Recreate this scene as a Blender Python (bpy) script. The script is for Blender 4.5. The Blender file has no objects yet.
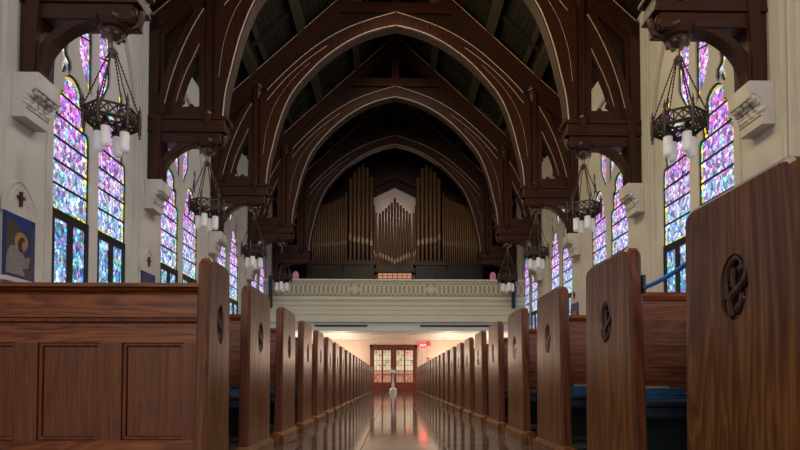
import bpy, bmesh, math, random
from mathutils import Vector, Matrix
from mathutils.geometry import tessellate_polygon
random.seed(7)
PI = math.pi
SC = bpy.context.scene
COL = SC.collection
R = math.radians

# ------------------------------------------------------------------ camera
FPX, PITCH, YAW = 533.0, R(1.5), R(1.2)
cd = bpy.data.cameras.new('camera'); cam = bpy.data.objects.new('camera', cd); COL.objects.link(cam)
cam.location = (-0.08, 0.0, 0.49)
cam.rotation_euler = (PI/2 + PITCH, 0, -YAW)
cd.sensor_width = 36.0; cd.lens = 36.0*FPX/800.0
cd.shift_x = (7 - FPX*math.tan(YAW)/math.cos(PITCH))/800.0
cd.shift_y = (156 - FPX*math.tan(PITCH))/800.0
cd.clip_start = 0.02; cd.clip_end = 200
SC.camera = cam

# ------------------------------------------------------------------ world, exposure, large lights
SC.view_settings.view_transform = 'Standard'; SC.view_settings.look = 'None'
SC.view_settings.gamma = 1.0; SC.view_settings.exposure = 0.0
w = bpy.data.worlds.new('world'); SC.world = w; w.use_nodes = True
w.node_tree.nodes['Background'].inputs[0].default_value = (0.80, 0.88, 1.0, 1)
w.node_tree.nodes['Background'].inputs[1].default_value = 0.25

def area(name, loc, target, sx, sy, power, col):
    l = bpy.data.lights.new(name, 'AREA'); l.shape = 'RECTANGLE'; l.size = sx; l.size_y = sy
    l.energy = power; l.color = col
    o = bpy.data.objects.new(name, l); COL.objects.link(o); o.location = loc
    o.rotation_euler = (Vector(target)-Vector(loc)).to_track_quat('-Z', 'Y').to_euler()
    return o
# unseen fill lights added behind the camera to brighten the nave
area('chancel_fill_left', (-6.0, -18.0, 6.0), (3.0, 14, 5.0), 7.0, 9.0, 1000, (1.0, 0.90, 0.74))
area('chancel_fill_right', (6.0, -18.0, 6.0), (-3.0, 14, 5.0), 7.0, 9.0, 900, (1.0, 0.95, 0.92))
# unseen fill lights added below the roof, turned down to brighten the walls
for _y, _h, _p in ((3.0, 8.4, 110), (6.3, 8.4, 110), (9.6, 9.0, 120), (12.9, 10.2, 110), (16.2, 10.9, 45)):
    area('roof_fill_left', (-1.2, _y, _h), (4.6, _y+1.2, 3.6), 0.5, 1.8, _p*1.0, (1.0, 0.82, 0.48))
    area('roof_fill_right', (1.2, _y, _h), (-4.6, _y+1.2, 3.6), 0.5, 1.8, _p*0.72, (1.0, 0.97, 0.95))
GLASS = 1.75          # brightness of the daylight in the stained glass

# ------------------------------------------------------------------ materials
def mat(name):
    m = bpy.data.materials.new(name); m.use_nodes = True
    nt = m.node_tree; b = nt.nodes['Principled BSDF']
    return m, nt, b
def N(nt, t, **kw):
    n = nt.nodes.new(t)
    for k, v in kw.items():
        if k in n.inputs: n.inputs[k].default_value = v
        else: setattr(n, k, v)
    return n
def ramp(nt, stops, interp='LINEAR'):
    n = nt.nodes.new('ShaderNodeValToRGB'); cr = n.color_ramp; cr.interpolation = interp
    while len(cr.elements) < len(stops): cr.elements.new(0.5)
    for e, (p, c) in zip(cr.elements, stops): e.position = p; e.color = (*c, 1)
    return n
def plain(name, col, rough=0.5, metal=0.0, var=0.12, scale=9.0, bump=0.0, emit=None, es=0.0, spec=0.5):
    m, nt, b = mat(name)
    tc = N(nt, 'ShaderNodeTexCoord'); nz = N(nt, 'ShaderNodeTexNoise', Scale=scale, Detail=4.0)
    nt.links.new(tc.outputs['Object'], nz.inputs['Vector'])
    lo = tuple(c*(1-var) for c in col); hi = tuple(min(1, c*(1+var)) for c in col)
    r = ramp(nt, [(0.3, lo), (0.7, hi)])
    nt.links.new(nz.outputs['Fac'], r.inputs[0]); nt.links.new(r.outputs[0], b.inputs['Base Color'])
    b.inputs['Roughness'].default_value = rough; b.inputs['Metallic'].default_value = metal
    b.inputs['Specular IOR Level'].default_value = spec
    if bump:
        bp = N(nt, 'ShaderNodeBump', Strength=bump, Distance=0.01)
        nt.links.new(nz.outputs['Fac'], bp.inputs['Height']); nt.links.new(bp.outputs[0], b.inputs['Normal'])
    if emit:
        b.inputs['Emission Color'].default_value = (*emit, 1); b.inputs['Emission Strength'].default_value = es
    return m
def wood(name, dark, mid, light, axis='Z', rough=0.38, coat=0.25, fine=1.0, cathedral=0.5, streak=0.75, stops=(0.22, 0.5, 0.8)):
    m, nt, b = mat(name)
    tc = N(nt, 'ShaderNodeTexCoord'); oi = N(nt, 'ShaderNodeObjectInfo')
    off = N(nt, 'ShaderNodeVectorMath', operation='SCALE'); off.inputs[0].default_value = (13.1, 7.7, 5.3)
    nt.links.new(oi.outputs['Random'], off.inputs['Scale'])
    ad = N(nt, 'ShaderNodeVectorMath', operation='ADD')
    nt.links.new(tc.outputs['Object'], ad.inputs[0]); nt.links.new(off.outputs[0], ad.inputs[1])
    i = 'XYZ'.index(axis)
    def mp(a, bb):
        s = [a]*3; s[i] = bb
        n = N(nt, 'ShaderNodeMapping'); n.inputs['Scale'].default_value = s
        nt.links.new(ad.outputs[0], n.inputs[0]); return n
    m1, m2 = mp(7*fine, 0.75*fine), mp(70*fine, 1.8*fine)
    n1 = N(nt, 'ShaderNodeTexNoise', Scale=1.0, Detail=3.0, Distortion=0.9)
    nt.links.new(m1.outputs[0], n1.inputs['Vector'])
    ml = N(nt, 'ShaderNodeMath', operation='MULTIPLY'); ml.inputs[1].default_value = 9.0
    nt.links.new(n1.outputs['Fac'], ml.inputs[0])
    fr = N(nt, 'ShaderNodeMath', operation='PINGPONG'); fr.inputs[1].default_value = 0.5
    nt.links.new(ml.outputs[0], fr.inputs[0])
    n2 = N(nt, 'ShaderNodeTexNoise', Scale=1.0, Detail=5.0)
    nt.links.new(m2.outputs[0], n2.inputs['Vector'])
    a1 = N(nt, 'ShaderNodeMath', operation='MULTIPLY_ADD'); a1.inputs[1].default_value = cathedral
    nt.links.new(fr.outputs[0], a1.inputs[0])
    a0 = N(nt, 'ShaderNodeMath', operation='MULTIPLY'); a0.inputs[1].default_value = streak
    nt.links.new(n2.outputs['Fac'], a0.inputs[0]); nt.links.new(a0.outputs[0], a1.inputs[2])
    r = ramp(nt, list(zip(stops, (dark, mid, light))))
    nt.links.new(a1.outputs[0], r.inputs[0]); nt.links.new(r.outputs[0], b.inputs['Base Color'])
    b.inputs['Roughness'].default_value = rough
    b.inputs['Specular IOR Level'].default_value = 0.32
    b.inputs['Coat Weight'].default_value = coat; b.inputs['Coat Roughness'].default_value = 0.25
    bp = N(nt, 'ShaderNodeBump', Strength=0.12, Distance=0.004)
    nt.links.new(n2.outputs['Fac'], bp.inputs['Height']); nt.links.new(bp.outputs[0], b.inputs['Normal'])
    return m
def stained(name, upper, lower, z0, z1, sy, sz, lead=0.055, gain=1.0):
    """leaded glass: random panes, bluer towards the sill, pinker towards the head"""
    m, nt, b = mat(name)
    tc = N(nt, 'ShaderNodeTexCoord'); mp = N(nt, 'ShaderNodeMapping'); mp.inputs['Scale'].default_value = (0.001, sy, sz)
    nt.links.new(tc.outputs['Object'], mp.inputs[0])
    v = N(nt, 'ShaderNodeTexVoronoi', Scale=1.0, Randomness=0.85); e = N(nt, 'ShaderNodeTexVoronoi', Scale=1.0, Randomness=0.85, feature='DISTANCE_TO_EDGE')
    for q in (v, e): nt.links.new(mp.outputs[0], q.inputs['Vector'])
    sp = N(nt, 'ShaderNodeSeparateColor'); nt.links.new(v.outputs['Color'], sp.inputs[0])
    k = len(upper)
    ru = ramp(nt, [(j/k, c) for j, c in enumerate(upper)], 'CONSTANT'); rl = ramp(nt, [(j/len(lower), c) for j, c in enumerate(lower)], 'CONSTANT')
    for q in (ru, rl): nt.links.new(sp.outputs[0], q.inputs[0])
    sx = N(nt, 'ShaderNodeSeparateXYZ'); nt.links.new(tc.outputs['Object'], sx.inputs[0])
    mr = N(nt, 'ShaderNodeMapRange'); mr.inputs[1].default_value = z0; mr.inputs[2].default_value = z1
    nt.links.new(sx.outputs['Z'], mr.inputs[0])
    jit = N(nt, 'ShaderNodeMath', operation='MULTIPLY_ADD'); jit.inputs[1].default_value = 0.5
    nt.links.new(sp.outputs[2], jit.inputs[0]); nt.links.new(mr.outputs[0], jit.inputs[2])
    jt = N(nt, 'ShaderNodeMath', operation='SUBTRACT', use_clamp=True); jt.inputs[1].default_value = 0.25
    nt.links.new(jit.outputs[0], jt.inputs[0])
    mx = N(nt, 'ShaderNodeMixRGB'); nt.links.new(jt.outputs[0], mx.inputs[0]); nt.links.new(rl.outputs[0], mx.inputs[1]); nt.links.new(ru.outputs[0], mx.inputs[2])
    g = N(nt, 'ShaderNodeMapRange'); g.inputs[3].default_value = 0.18; g.inputs[4].default_value = 1.1
    nt.links.new(sp.outputs[1], g.inputs[0])
    ln = N(nt, 'ShaderNodeMapRange'); ln.inputs[1].default_value = lead*0.5; ln.inputs[2].default_value = lead*1.4; ln.inputs[3].default_value = 0.12
    nt.links.new(e.outputs['Distance'], ln.inputs[0])
    mm = N(nt, 'ShaderNodeMath', operation='MULTIPLY'); nt.links.new(g.outputs[0], mm.inputs[0]); nt.links.new(ln.outputs[0], mm.inputs[1])
    m2 = N(nt, 'ShaderNodeMath', operation='MULTIPLY'); m2.inputs[1].default_value = GLASS*gain; nt.links.new(mm.outputs[0], m2.inputs[0])
    b.inputs['Base Color'].default_value = (0.03, 0.03, 0.04, 1); b.inputs['Roughness'].default_value = 0.2
    nt.links.new(mx.outputs[0], b.inputs['Emission Color']); nt.links.new(m2.outputs[0], b.inputs['Emission Strength'])
    return m

M = {}
M['oak'] = wood('oak_vertical', (0.1003, 0.0313, 0.0084), (0.1709, 0.0630, 0.0174), (0.3065, 0.1261, 0.0374), 'Z', 0.40, 0.22, 0.8, 0.62, 0.7, (0.30, 0.51, 0.74))
M['oak_x'] = wood('oak_horizontal', (0.0720, 0.0152, 0.0051), (0.1875, 0.0469, 0.0127), (0.3000, 0.0883, 0.0255), 'X', 0.45, 0.06, 1.0, 0.5, 0.75, (0.28, 0.50, 0.74))
M['oak_panel'] = wood('oak_panel', (0.0638, 0.0144, 0.0045), (0.1428, 0.0372, 0.0112), (0.2167, 0.0672, 0.0203), 'Z', 0.48, 0.05, 1.0, 0.3)
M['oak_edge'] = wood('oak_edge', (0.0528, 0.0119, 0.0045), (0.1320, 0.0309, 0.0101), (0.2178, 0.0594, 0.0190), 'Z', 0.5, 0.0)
M['carve'] = wood('oak_carved', (0.0310, 0.0089, 0.0043), (0.0741, 0.0215, 0.0094), (0.1235, 0.0390, 0.0169), 'Z', 0.28, 0.5)  # darker than the face: shade of the sunk carving put into the colour
M['truss'] = wood('truss_wood', (0.0152, 0.0048, 0.0019), (0.0400, 0.0104, 0.0038), (0.0685, 0.0200, 0.0070), 'Z', 0.45, 0.1, 0.6, 0.35)
M['truss_x'] = wood('truss_wood_beam', (0.0152, 0.0048, 0.0019), (0.0419, 0.0114, 0.0038), (0.0704, 0.0209, 0.0077), 'X', 0.45, 0.1, 0.6, 0.35)
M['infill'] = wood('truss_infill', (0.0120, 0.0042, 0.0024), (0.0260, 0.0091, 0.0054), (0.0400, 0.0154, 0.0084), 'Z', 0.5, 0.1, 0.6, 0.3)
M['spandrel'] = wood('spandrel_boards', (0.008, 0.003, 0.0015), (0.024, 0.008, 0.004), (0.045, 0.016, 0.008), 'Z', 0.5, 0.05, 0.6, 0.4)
M['oak_bevel'] = wood('oak_edge_highlight', (0.07, 0.025, 0.011), (0.14, 0.055, 0.024), (0.21, 0.09, 0.042), 'Z', 0.32, 0.3)  # paler, glossier bevel: the highlight along the chamfer put into the material
M['bead'] = wood('lit_moulding', (0.3276, 0.2261, 0.1680), (0.4788, 0.3451, 0.2625), (0.6048, 0.4522, 0.3465), 'Z', 0.35, 0.2)  # light caught by the mouldings painted in as pale wood
M['soffit'] = wood('uplit_soffit', (0.0389, 0.0234, 0.0165), (0.0648, 0.0414, 0.0300), (0.0907, 0.0594, 0.0435), 'Z', 0.45, 0.1)  # paler than the truss: light from below put into the colour
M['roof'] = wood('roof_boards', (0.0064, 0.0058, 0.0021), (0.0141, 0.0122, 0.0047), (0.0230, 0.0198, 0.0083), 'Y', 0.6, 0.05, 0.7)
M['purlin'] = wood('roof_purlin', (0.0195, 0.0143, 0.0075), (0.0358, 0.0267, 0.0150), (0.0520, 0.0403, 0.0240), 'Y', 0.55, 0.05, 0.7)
M['plaster'] = plain('wall_plaster', (0.62, 0.585, 0.53), 0.85, var=0.05, scale=1.3, bump=0.05)
M['stone'] = plain('corbel_stone', (0.60, 0.56, 0.51), 0.75, var=0.06, scale=6, bump=0.1)
M['cream'] = plain('balcony_paint', (0.66, 0.63, 0.49), 0.6, var=0.04, scale=2)
M['cream_hi'] = plain('balcony_tracery', (0.70, 0.67, 0.55), 0.6, var=0.05, scale=3)
M['lintel'] = plain('lintel_daylit', (0.66, 0.70, 0.70), 0.6, var=0.04)  # bluish daylight on the lintel put into its colour
M['frieze_tan'] = plain('balcony_frieze_ground', (0.36, 0.32, 0.225), 0.7, var=0.08)  # darker tan behind the raised tracery
M['peach'] = plain('rear_plaster', (0.62, 0.50, 0.40), 0.8, var=0.04, scale=2)
M['white'] = plain('white_paint', (0.70, 0.66, 0.62), 0.6, var=0.03)
M['niche'] = plain('niche_plaster', (0.75, 0.62, 0.56), 0.8, var=0.06, scale=2)
M['iron'] = plain('bronzed_iron', (0.055, 0.040, 0.032), 0.42, 0.7, var=0.4, scale=30)
M['metal'] = plain('worn_bronze', (0.20, 0.15, 0.12), 0.35, 0.8, var=0.3, scale=30)
M['frame'] = plain('window_iron', (0.012, 0.012, 0.014), 0.5, 0.2)
M['lamp'] = plain('frosted_lamp_glass', (0.72, 0.70, 0.70), 0.35, var=0.04, emit=(1.0, 0.96, 0.95), es=0.10)
M['black'] = plain('black_plastic', (0.012, 0.012, 0.013), 0.5)
M['pipe'] = wood('organ_pipe_metal', (0.1172, 0.0618, 0.0275), (0.2066, 0.1129, 0.0550), (0.3030, 0.1723, 0.0880), 'Z', 0.42, 0.1, 0.5, 0.3)
M['pipe'].node_tree.nodes['Principled BSDF'].inputs['Metallic'].default_value = 0.35
M['mouth'] = plain('organ_pipe_mouth', (0.22, 0.14, 0.10), 0.35, 0.4)
M['navy'] = plain('navy_cushion', (0.005, 0.014, 0.042), 0.6, var=0.25, scale=20)
M['teal'] = plain('dark_teal_vinyl', (0.006, 0.022, 0.034), 0.5, var=0.2)
M['book'] = plain('blue_book_cloth', (0.025, 0.12, 0.28), 0.5)
M['paper'] = plain('page_edges', (0.45, 0.42, 0.34), 0.8)
M['tan'] = plain('tan_book_cloth', (0.16, 0.11, 0.045), 0.6)
M['rope'] = plain('blue_rope', (0.05, 0.30, 1.0), 0.5, var=0.15, scale=120, bump=0.4)
M['chrome'] = plain('white_enamel', (0.78, 0.78, 0.78), 0.25, 0.1, var=0.03)
M['doorwood'] = wood('door_wood', (0.0570, 0.0095, 0.0057), (0.1140, 0.0209, 0.0095), (0.1900, 0.0380, 0.0190), 'Z', 0.45, 0.1)
M['red'] = plain('red_enamel', (0.45, 0.015, 0.02), 0.4)
M['exitred'] = plain('lit_exit_face', (0.6, 0.02, 0.03), 0.4, emit=(1.0, 0.035, 0.055), es=2.6)
M['exitwhite'] = plain('lit_exit_letters', (0.9, 0.9, 0.9), 0.4, emit=(1.0, 0.6, 0.6), es=2.0)
M['down'] = plain('downlight_trim', (0.35, 0.30, 0.27), 0.5)
M['glow'] = plain('downlight_lens', (0.9, 0.85, 0.8), 0.4, emit=(1.0, 0.62, 0.40), es=0.6)
M['vent'] = plain('vent_slot', (0.015, 0.02, 0.022), 0.5)
M['pinklit'] = plain('pink_lit_glass', (0.3, 0.1, 0.12), 0.4, emit=(0.75, 0.25, 0.40), es=0.35, var=0.4, scale=8)
M['amberlit'] = plain('amber_lit_glass', (0.3, 0.15, 0.1), 0.4, emit=(1.0, 0.42, 0.22), es=0.45, var=0.4, scale=8)
M['steel'] = plain('steel_clip', (0.4, 0.4, 0.42), 0.3, 0.9)
# door glass: warm lobby light through leaded panes
def leaded(name, hi, lo, es):
    m, nt, b = mat(name)
    tc = N(nt, 'ShaderNodeTexCoord'); mp = N(nt, 'ShaderNodeMapping'); mp.inputs['Scale'].default_value = (9.0, 1.0, 6.5)
    nt.links.new(tc.outputs['Object'], mp.inputs[0])
    br = N(nt, 'ShaderNodeTexVoronoi', Scale=1.0, Randomness=0.3); nt.links.new(mp.outputs[0], br.inputs['Vector'])
    sp = N(nt, 'ShaderNodeSeparateColor'); nt.links.new(br.outputs['Color'], sp.inputs[0])
    r = ramp(nt, [(0.0, lo), (0.45, hi), (1.0, tuple(min(1, c*1.15) for c in hi))]); nt.links.new(sp.outputs[0], r.inputs[0])
    b.inputs['Base Color'].default_value = (0.05, 0.04, 0.03, 1); b.inputs['Roughness'].default_value = 0.15
    nt.links.new(r.outputs[0], b.inputs['Emission Color']); b.inputs['Emission Strength'].default_value = es
    return m
M['doorglass'] = leaded('door_glass_upper', (1.0, 0.78, 0.48), (0.65, 0.34, 0.18), 0.7)
M['doorglass_low'] = leaded('door_glass_lower', (0.90, 0.36, 0.22), (0.50, 0.15, 0.08), 0.55)
UP = [(0.95, 0.40, 0.95), (0.70, 0.20, 0.95), (0.80, 0.10, 0.75), (1.0, 0.55, 0.95), (0.50, 0.10, 0.85), (0.95, 0.30, 0.75), (0.75, 0.45, 1.0), (1.0, 0.85, 1.0), (0.35, 0.25, 0.95), (0.85, 0.20, 0.45), (0.30, 0.6, 0.7)]
LOW = [(0.45, 0.80, 1.0), (0.75, 1.0, 1.0), (0.25, 0.60, 1.0), (0.30, 0.60, 1.0), (0.10, 0.35, 0.90), (0.75, 0.60, 1.0), (0.10, 0.65, 0.75), (1.0, 0.95, 1.0), (0.35, 0.25, 0.95), (0.60, 0.95, 0.95), (0.80, 0.35, 0.85), (0.20, 0.55, 0.55)]
M['glass'] = stained('stained_glass', UP, LOW, 3.3, 4.9, 17, 13, 0.04)
CAS = [(0.30, 0.60, 0.95), (0.10, 0.35, 0.85), (0.55, 0.55, 1.0), (0.05, 0.60, 0.65), (0.85, 0.95, 1.0), (0.25, 0.25, 0.90), (0.30, 0.85, 0.70), (0.65, 0.40, 0.90)]
M['glass_low'] = stained('stained_glass_casement', CAS, CAS, 0, 1, 17, 12, 0.04, 0.8)
BOR = [(0.95, 0.80, 0.05), (0.10, 0.75, 0.85), (1.0, 0.95, 0.45), (0.95, 0.45, 0.05), (0.20, 0.70, 0.15), (0.65, 0.95, 0.95), (0.35, 0.30, 0.95), (0.95, 0.85, 0.10)]
M['border'] = stained('stained_glass_border', BOR, BOR, 0, 1, 12, 12, 0.03, 0.9)

# floor: polished stone tiles
def floor_mat():
    m, nt, b = mat('polished_stone_tiles')
    tc = N(nt, 'ShaderNodeTexCoord'); mp = N(nt, 'ShaderNodeMapping'); mp.inputs['Location'].default_value = (0.31, 0.1, 0)
    nt.links.new(tc.outputs['Object'], mp.inputs[0])
    br = N(nt, 'ShaderNodeTexBrick', offset=0.0, offset_frequency=1); br.inputs['Scale'].default_value = 1.0
    br.inputs['Brick Width'].default_value = 0.62; br.inputs['Row Height'].default_value = 0.62; br.inputs['Mortar Size'].default_value = 0.004
    br.inputs['Color1'].default_value = (0.085, 0.074, 0.068, 1); br.inputs['Color2'].default_value = (0.120, 0.105, 0.096, 1); br.inputs['Mortar'].default_value = (0.02, 0.017, 0.016, 1)
    nt.links.new(mp.outputs[0], br.inputs['Vector'])
    nz = N(nt, 'ShaderNodeTexNoise', Scale=3.0, Detail=6.0); nt.links.new(tc.outputs['Object'], nz.inputs['Vector'])
    r = ramp(nt, [(0.3, (0.75, 0.75, 0.75)), (0.7, (1.25, 1.2, 1.15))]); nt.links.new(nz.outputs['Fac'], r.inputs[0])
    mx = N(nt, 'ShaderNodeMixRGB', blend_type='MULTIPLY'); mx.inputs[0].default_value = 1.0
    nt.links.new(br.outputs['Color'], mx.inputs[1]); nt.links.new(r.outputs[0], mx.inputs[2]); nt.links.new(mx.outputs[0], b.inputs['Base Color'])
    b.inputs['IOR'].default_value = 1.75
    mr = N(nt, 'ShaderNodeMapRange'); mr.inputs[3].default_value = 0.085; mr.inputs[4].default_value = 0.4
    nt.links.new(br.outputs['Fac'], mr.inputs[0]); nt.links.new(mr.outputs[0], b.inputs['Roughness'])
    return m
M['floor'] = floor_mat()

# ------------------------------------------------------------------ mesh helpers
def box(bm, x0, x1, y0, y1, z0, z1):
    if x0 > x1: x0, x1 = x1, x0
    v = [bm.verts.new(p) for p in ((x0,y0,z0),(x1,y0,z0),(x1,y1,z0),(x0,y1,z0),(x0,y0,z1),(x1,y0,z1),(x1,y1,z1),(x0,y1,z1))]
    for f in ((0,3,2,1),(4,5,6,7),(0,1,5,4),(1,2,6,5),(2,3,7,6),(3,0,4,7)): bm.faces.new([v[i] for i in f])
def plate(bm, loops, fn, a, b):
    """solid between w=a and w=b of a 2D outline with holes; fn(u, v, w) -> xyz"""
    tris = tessellate_polygon([[Vector((p[0], p[1], 0)) for p in lp] for lp in loops])
    flat = [p for lp in loops for p in lp]
    A = [bm.verts.new(fn(u, v, a)) for u, v in flat]; B = [bm.verts.new(fn(u, v, b)) for u, v in flat]
    for t in tris:
        try: bm.faces.new([A[i] for i in t]); bm.faces.new([B[i] for i in reversed(t)])
        except ValueError: pass
    k = 0
    for lp in loops:
        n = len(lp)
        for i in range(n):
            j = (i+1) % n
            try: bm.faces.new((A[k+i], A[k+j], B[k+j], B[k+i]))
            except ValueError: pass
        k += n
def sheet(bm, loops, fn, a):
    tris = tessellate_polygon([[Vector((p[0], p[1], 0)) for p in lp] for lp in loops])
    V = [bm.verts.new(fn(u, v, a)) for lp in loops for u, v in lp]
    for t in tris:
        try: bm.faces.new([V[i] for i in t])
        except ValueError: pass
def tube(bm, pts, r, n=8, caps=True):
    pts = [Vector(p) for p in pts]
    rs = r if isinstance(r, (list, tuple)) else [r]*len(pts)
    rings = []; ref = None
    for i, p in enumerate(pts):
        d = (pts[min(i+1, len(pts)-1)] - pts[max(i-1, 0)]).normalized()
        if ref is None:
            ref = Vector((0, 0, 1)) if abs(d.z) < 0.9 else Vector((1, 0, 0))
        u = (ref - d*ref.dot(d)).normalized(); ref = u; v = d.cross(u)
        rings.append([bm.verts.new(p + (u*math.cos(2*PI*k/n) + v*math.sin(2*PI*k/n))*rs[i]) for k in range(n)])
    for a, b in zip(rings, rings[1:]):
        for k in range(n): bm.faces.new((a[k], a[(k+1) % n], b[(k+1) % n], b[k]))
    if caps:
        bm.faces.new(list(reversed(rings[0]))); bm.faces.new(rings[-1])
def lathe(bm, prof, c, n=16, ph=0.0):
    """prof: (radius, z) from bottom to top around a vertical axis at c"""
    rings = []
    for r, z in prof:
        rings.append([bm.verts.new((c[0]+max(r, 1e-4)*math.cos(2*PI*k/n+ph), c[1]+max(r, 1e-4)*math.sin(2*PI*k/n+ph), c[2]+z)) for k in range(n)])
    for a, b in zip(rings, rings[1:]):
        for k in range(n): bm.faces.new((a[k], a[(k+1) % n], b[(k+1) % n], b[k]))
    bm.faces.new(list(reversed(rings[0]))); bm.faces.new(rings[-1])
def ball(bm, c, rx, ry, rz, u=10, v=6):
    lat = []
    for i in range(1, v):
        t = PI*i/v; lat.append((math.sin(t), -math.cos(t)))
    top = bm.verts.new((c[0], c[1], c[2]+rz)); bot = bm.verts.new((c[0], c[1], c[2]-rz))
    rings = [[bm.verts.new((c[0]+rx*s*math.cos(2*PI*k/u), c[1]+ry*s*math.sin(2*PI*k/u), c[2]+rz*z)) for k in range(u)] for s, z in lat]
    for a, b in zip(rings, rings[1:]):
        for k in range(u): bm.faces.new((a[k], a[(k+1) % u], b[(k+1) % u], b[k]))
    for k in range(u):
        bm.faces.new((bot, rings[0][(k+1) % u], rings[0][k])); bm.faces.new((top, rings[-1][k], rings[-1][(k+1) % u]))
def NB(): return bmesh.new()
def obj(name, bm, m, parent=None, smooth=False, bevel=0.0, segs=2):
    bmesh.ops.recalc_face_normals(bm, faces=bm.faces[:])
    me = bpy.data.meshes.new(name); bm.to_mesh(me); bm.free()
    me.materials.append(M[m] if isinstance(m, str) else m)
    if smooth:
        for p in me.polygons: p.use_smooth = True
        me.set_sharp_from_angle(angle=R(smooth if smooth is not True else 40))
    o = bpy.data.objects.new(name, me); COL.objects.link(o)
    if parent: o.parent = parent
    if bevel:
        b = o.modifiers.new('bevel', 'BEVEL'); b.width = bevel; b.segments = segs; b.limit_method = 'ANGLE'; b.angle_limit = R(40)
    return o
def tag(o, label, cat, group=None):
    o['label'] = label; o['category'] = cat
    if group: o['group'] = group
    return o
def thing(name, label, cat, loc=(0, 0, 0), group=None):
    o = bpy.data.objects.new(name, None); COL.objects.link(o); o.location = loc; o.empty_display_size = 0.2
    return tag(o, label, cat, group)
def struct(name, bm, m, **k):
    o = obj(name, bm, m, **k); o['kind'] = 'structure'; return o
def dup(root, loc, label=None, rz=0.0):
    def cp(o, par):
        c = o.copy(); COL.objects.link(c)
        if par is not None: c.parent = par
        for ch in [q for q in KIDS[o.name]]: cp(bpy.data.objects[ch], c)
        return c
    KIDS = {}
    def walk(o):
        KIDS[o.name] = [c.name for c in o.children]
        for c in o.children: walk(c)
    walk(root)
    c = cp(root, None); c.location = loc; c.rotation_euler = (0, 0, rz)
    if label: c['label'] = label
    return c
def bez(ctrl, n=6):
    """smooth curve through points (Catmull-Rom)"""
    P = [ctrl[0]] + list(ctrl) + [ctrl[-1]]; out = []
    for i in range(1, len(P)-2):
        a, b, c, d = [Vector(q) for q in P[i-1:i+3]]
        for k in range(n):
            t = k/n
            out.append(tuple(0.5*((2*b) + (c-a)*t + (2*a-5*b+4*c-d)*t*t + (3*b-a-3*c+d)*t**3)))
    out.append(tuple(P[-1])); return out
ORD = ['', 'first', 'second', 'third', 'fourth', 'fifth', 'sixth', 'seventh', 'eighth', 'ninth', 'tenth', 'eleventh', 'twelfth', 'thirteenth', 'fourteenth',
       'fifteenth', 'sixteenth', 'seventeenth', 'eighteenth', 'nineteenth', 'twentieth', 'twenty-first', 'twenty-second', 'twenty-third', 'twenty-fourth']
SIDE = {-1: 'left', 1: 'right'}

# ------------------------------------------------------------------ the setting
TR = [7.5 + 3.833*i for i in range(5)]      # roof trusses
BAY0 = 7.5 - 3.833
YB = 21.1                                    # balcony front
YR = 26.0                                    # rear wall
ROOF = lambda x: 13.15 - 0.91*abs(x)
bm = NB(); box(bm, -5.8, 5.8, -4, 26.4, -0.2, 0.0); struct('floor', bm, 'floor')

# side walls: one bay wall with an arched recess per bay, pilasters between
XW, XR, XG = 5.28, 5.345, 5.39
AX = 0.0
WX = {-1: 0.0, 1: 0.0}
def arch_outline(hw, z0, zs, za, n=9):
    L = [(hw, z0), (hw, zs)]
    for i in range(1, n):
        t = i/n; L.append((hw*math.cos(t*PI/2)**0.85, zs + (za-zs)*math.sin(t*PI/2)**0.95))
    Rr = [(-u, v) for u, v in reversed(L)]
    return L + [(0, za)] + Rr
def mirror_close(half):
    """half outline (u>=0) bottom to apex on the axis -> closed"""
    return half + [(-u, v) for u, v in reversed(half) if u > 1e-6]
LAN = mirror_close([(0.50, 1.45), (0.50, 4.58), (0.485, 4.66), (0.44, 4.72), (0.375, 4.73), (0.365, 4.80), (0.385, 4.90), (0.375, 5.02), (0.32, 5.12), (0.255, 5.15),
                    (0.245, 5.20), (0.26, 5.28), (0.235, 5.38), (0.16, 5.46), (0.07, 5.50), (0.0, 5.51)])
def inset(loop, d):
    n = len(loop); out = []
    ar = sum(loop[i][0]*loop[(i+1) % n][1]-loop[(i+1) % n][0]*loop[i][1] for i in range(n)); sg = 1 if ar > 0 else -1
    for i in range(n):
        a, b, c = Vector(loop[i-1]), Vector(loop[i]), Vector(loop[(i+1) % n])
        e1, e2 = (b-a).normalized(), (c-b).normalized()
        n1, n2 = Vector((-e1.y, e1.x))*sg, Vector((-e2.y, e2.x))*sg
        m = (n1+n2)
        m = m/max(0.45, m.length_squared/2.0) if m.length > 1e-4 else n1
        if m.length > 1.8: m = m.normalized()*1.8
        out.append((b.x+m.x*d, b.y+m.y*d))
    return out
def sh(loop, du, dv=0.0, f=1): return [(u*f+du, v+dv) for u, v in loop]
UPL = [(0.19, 5.44), (0.19, 6.80), (0.15, 6.94), (0.10, 7.03), (0.0, 7.10), (-0.10, 7.02), (-0.15, 6.92), (-0.19, 6.75), (-0.19, 5.98), (-0.06, 5.74), (0.09, 5.52)]   # upper light
FOIL = [(0.13, 5.86), (0.17, 5.95), (0.15, 6.06), (0.06, 6.12), (0.04, 6.20), (0.07, 6.28), (0.03, 6.40), (-0.05, 6.42), (-0.10, 6.33), (-0.08, 6.22), (-0.10, 6.10), (-0.06, 6.00), (-0.10, 5.88), (-0.09, 5.74), (0.0, 5.80), (0.04, 5.90), (0.09, 5.80)]

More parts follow.
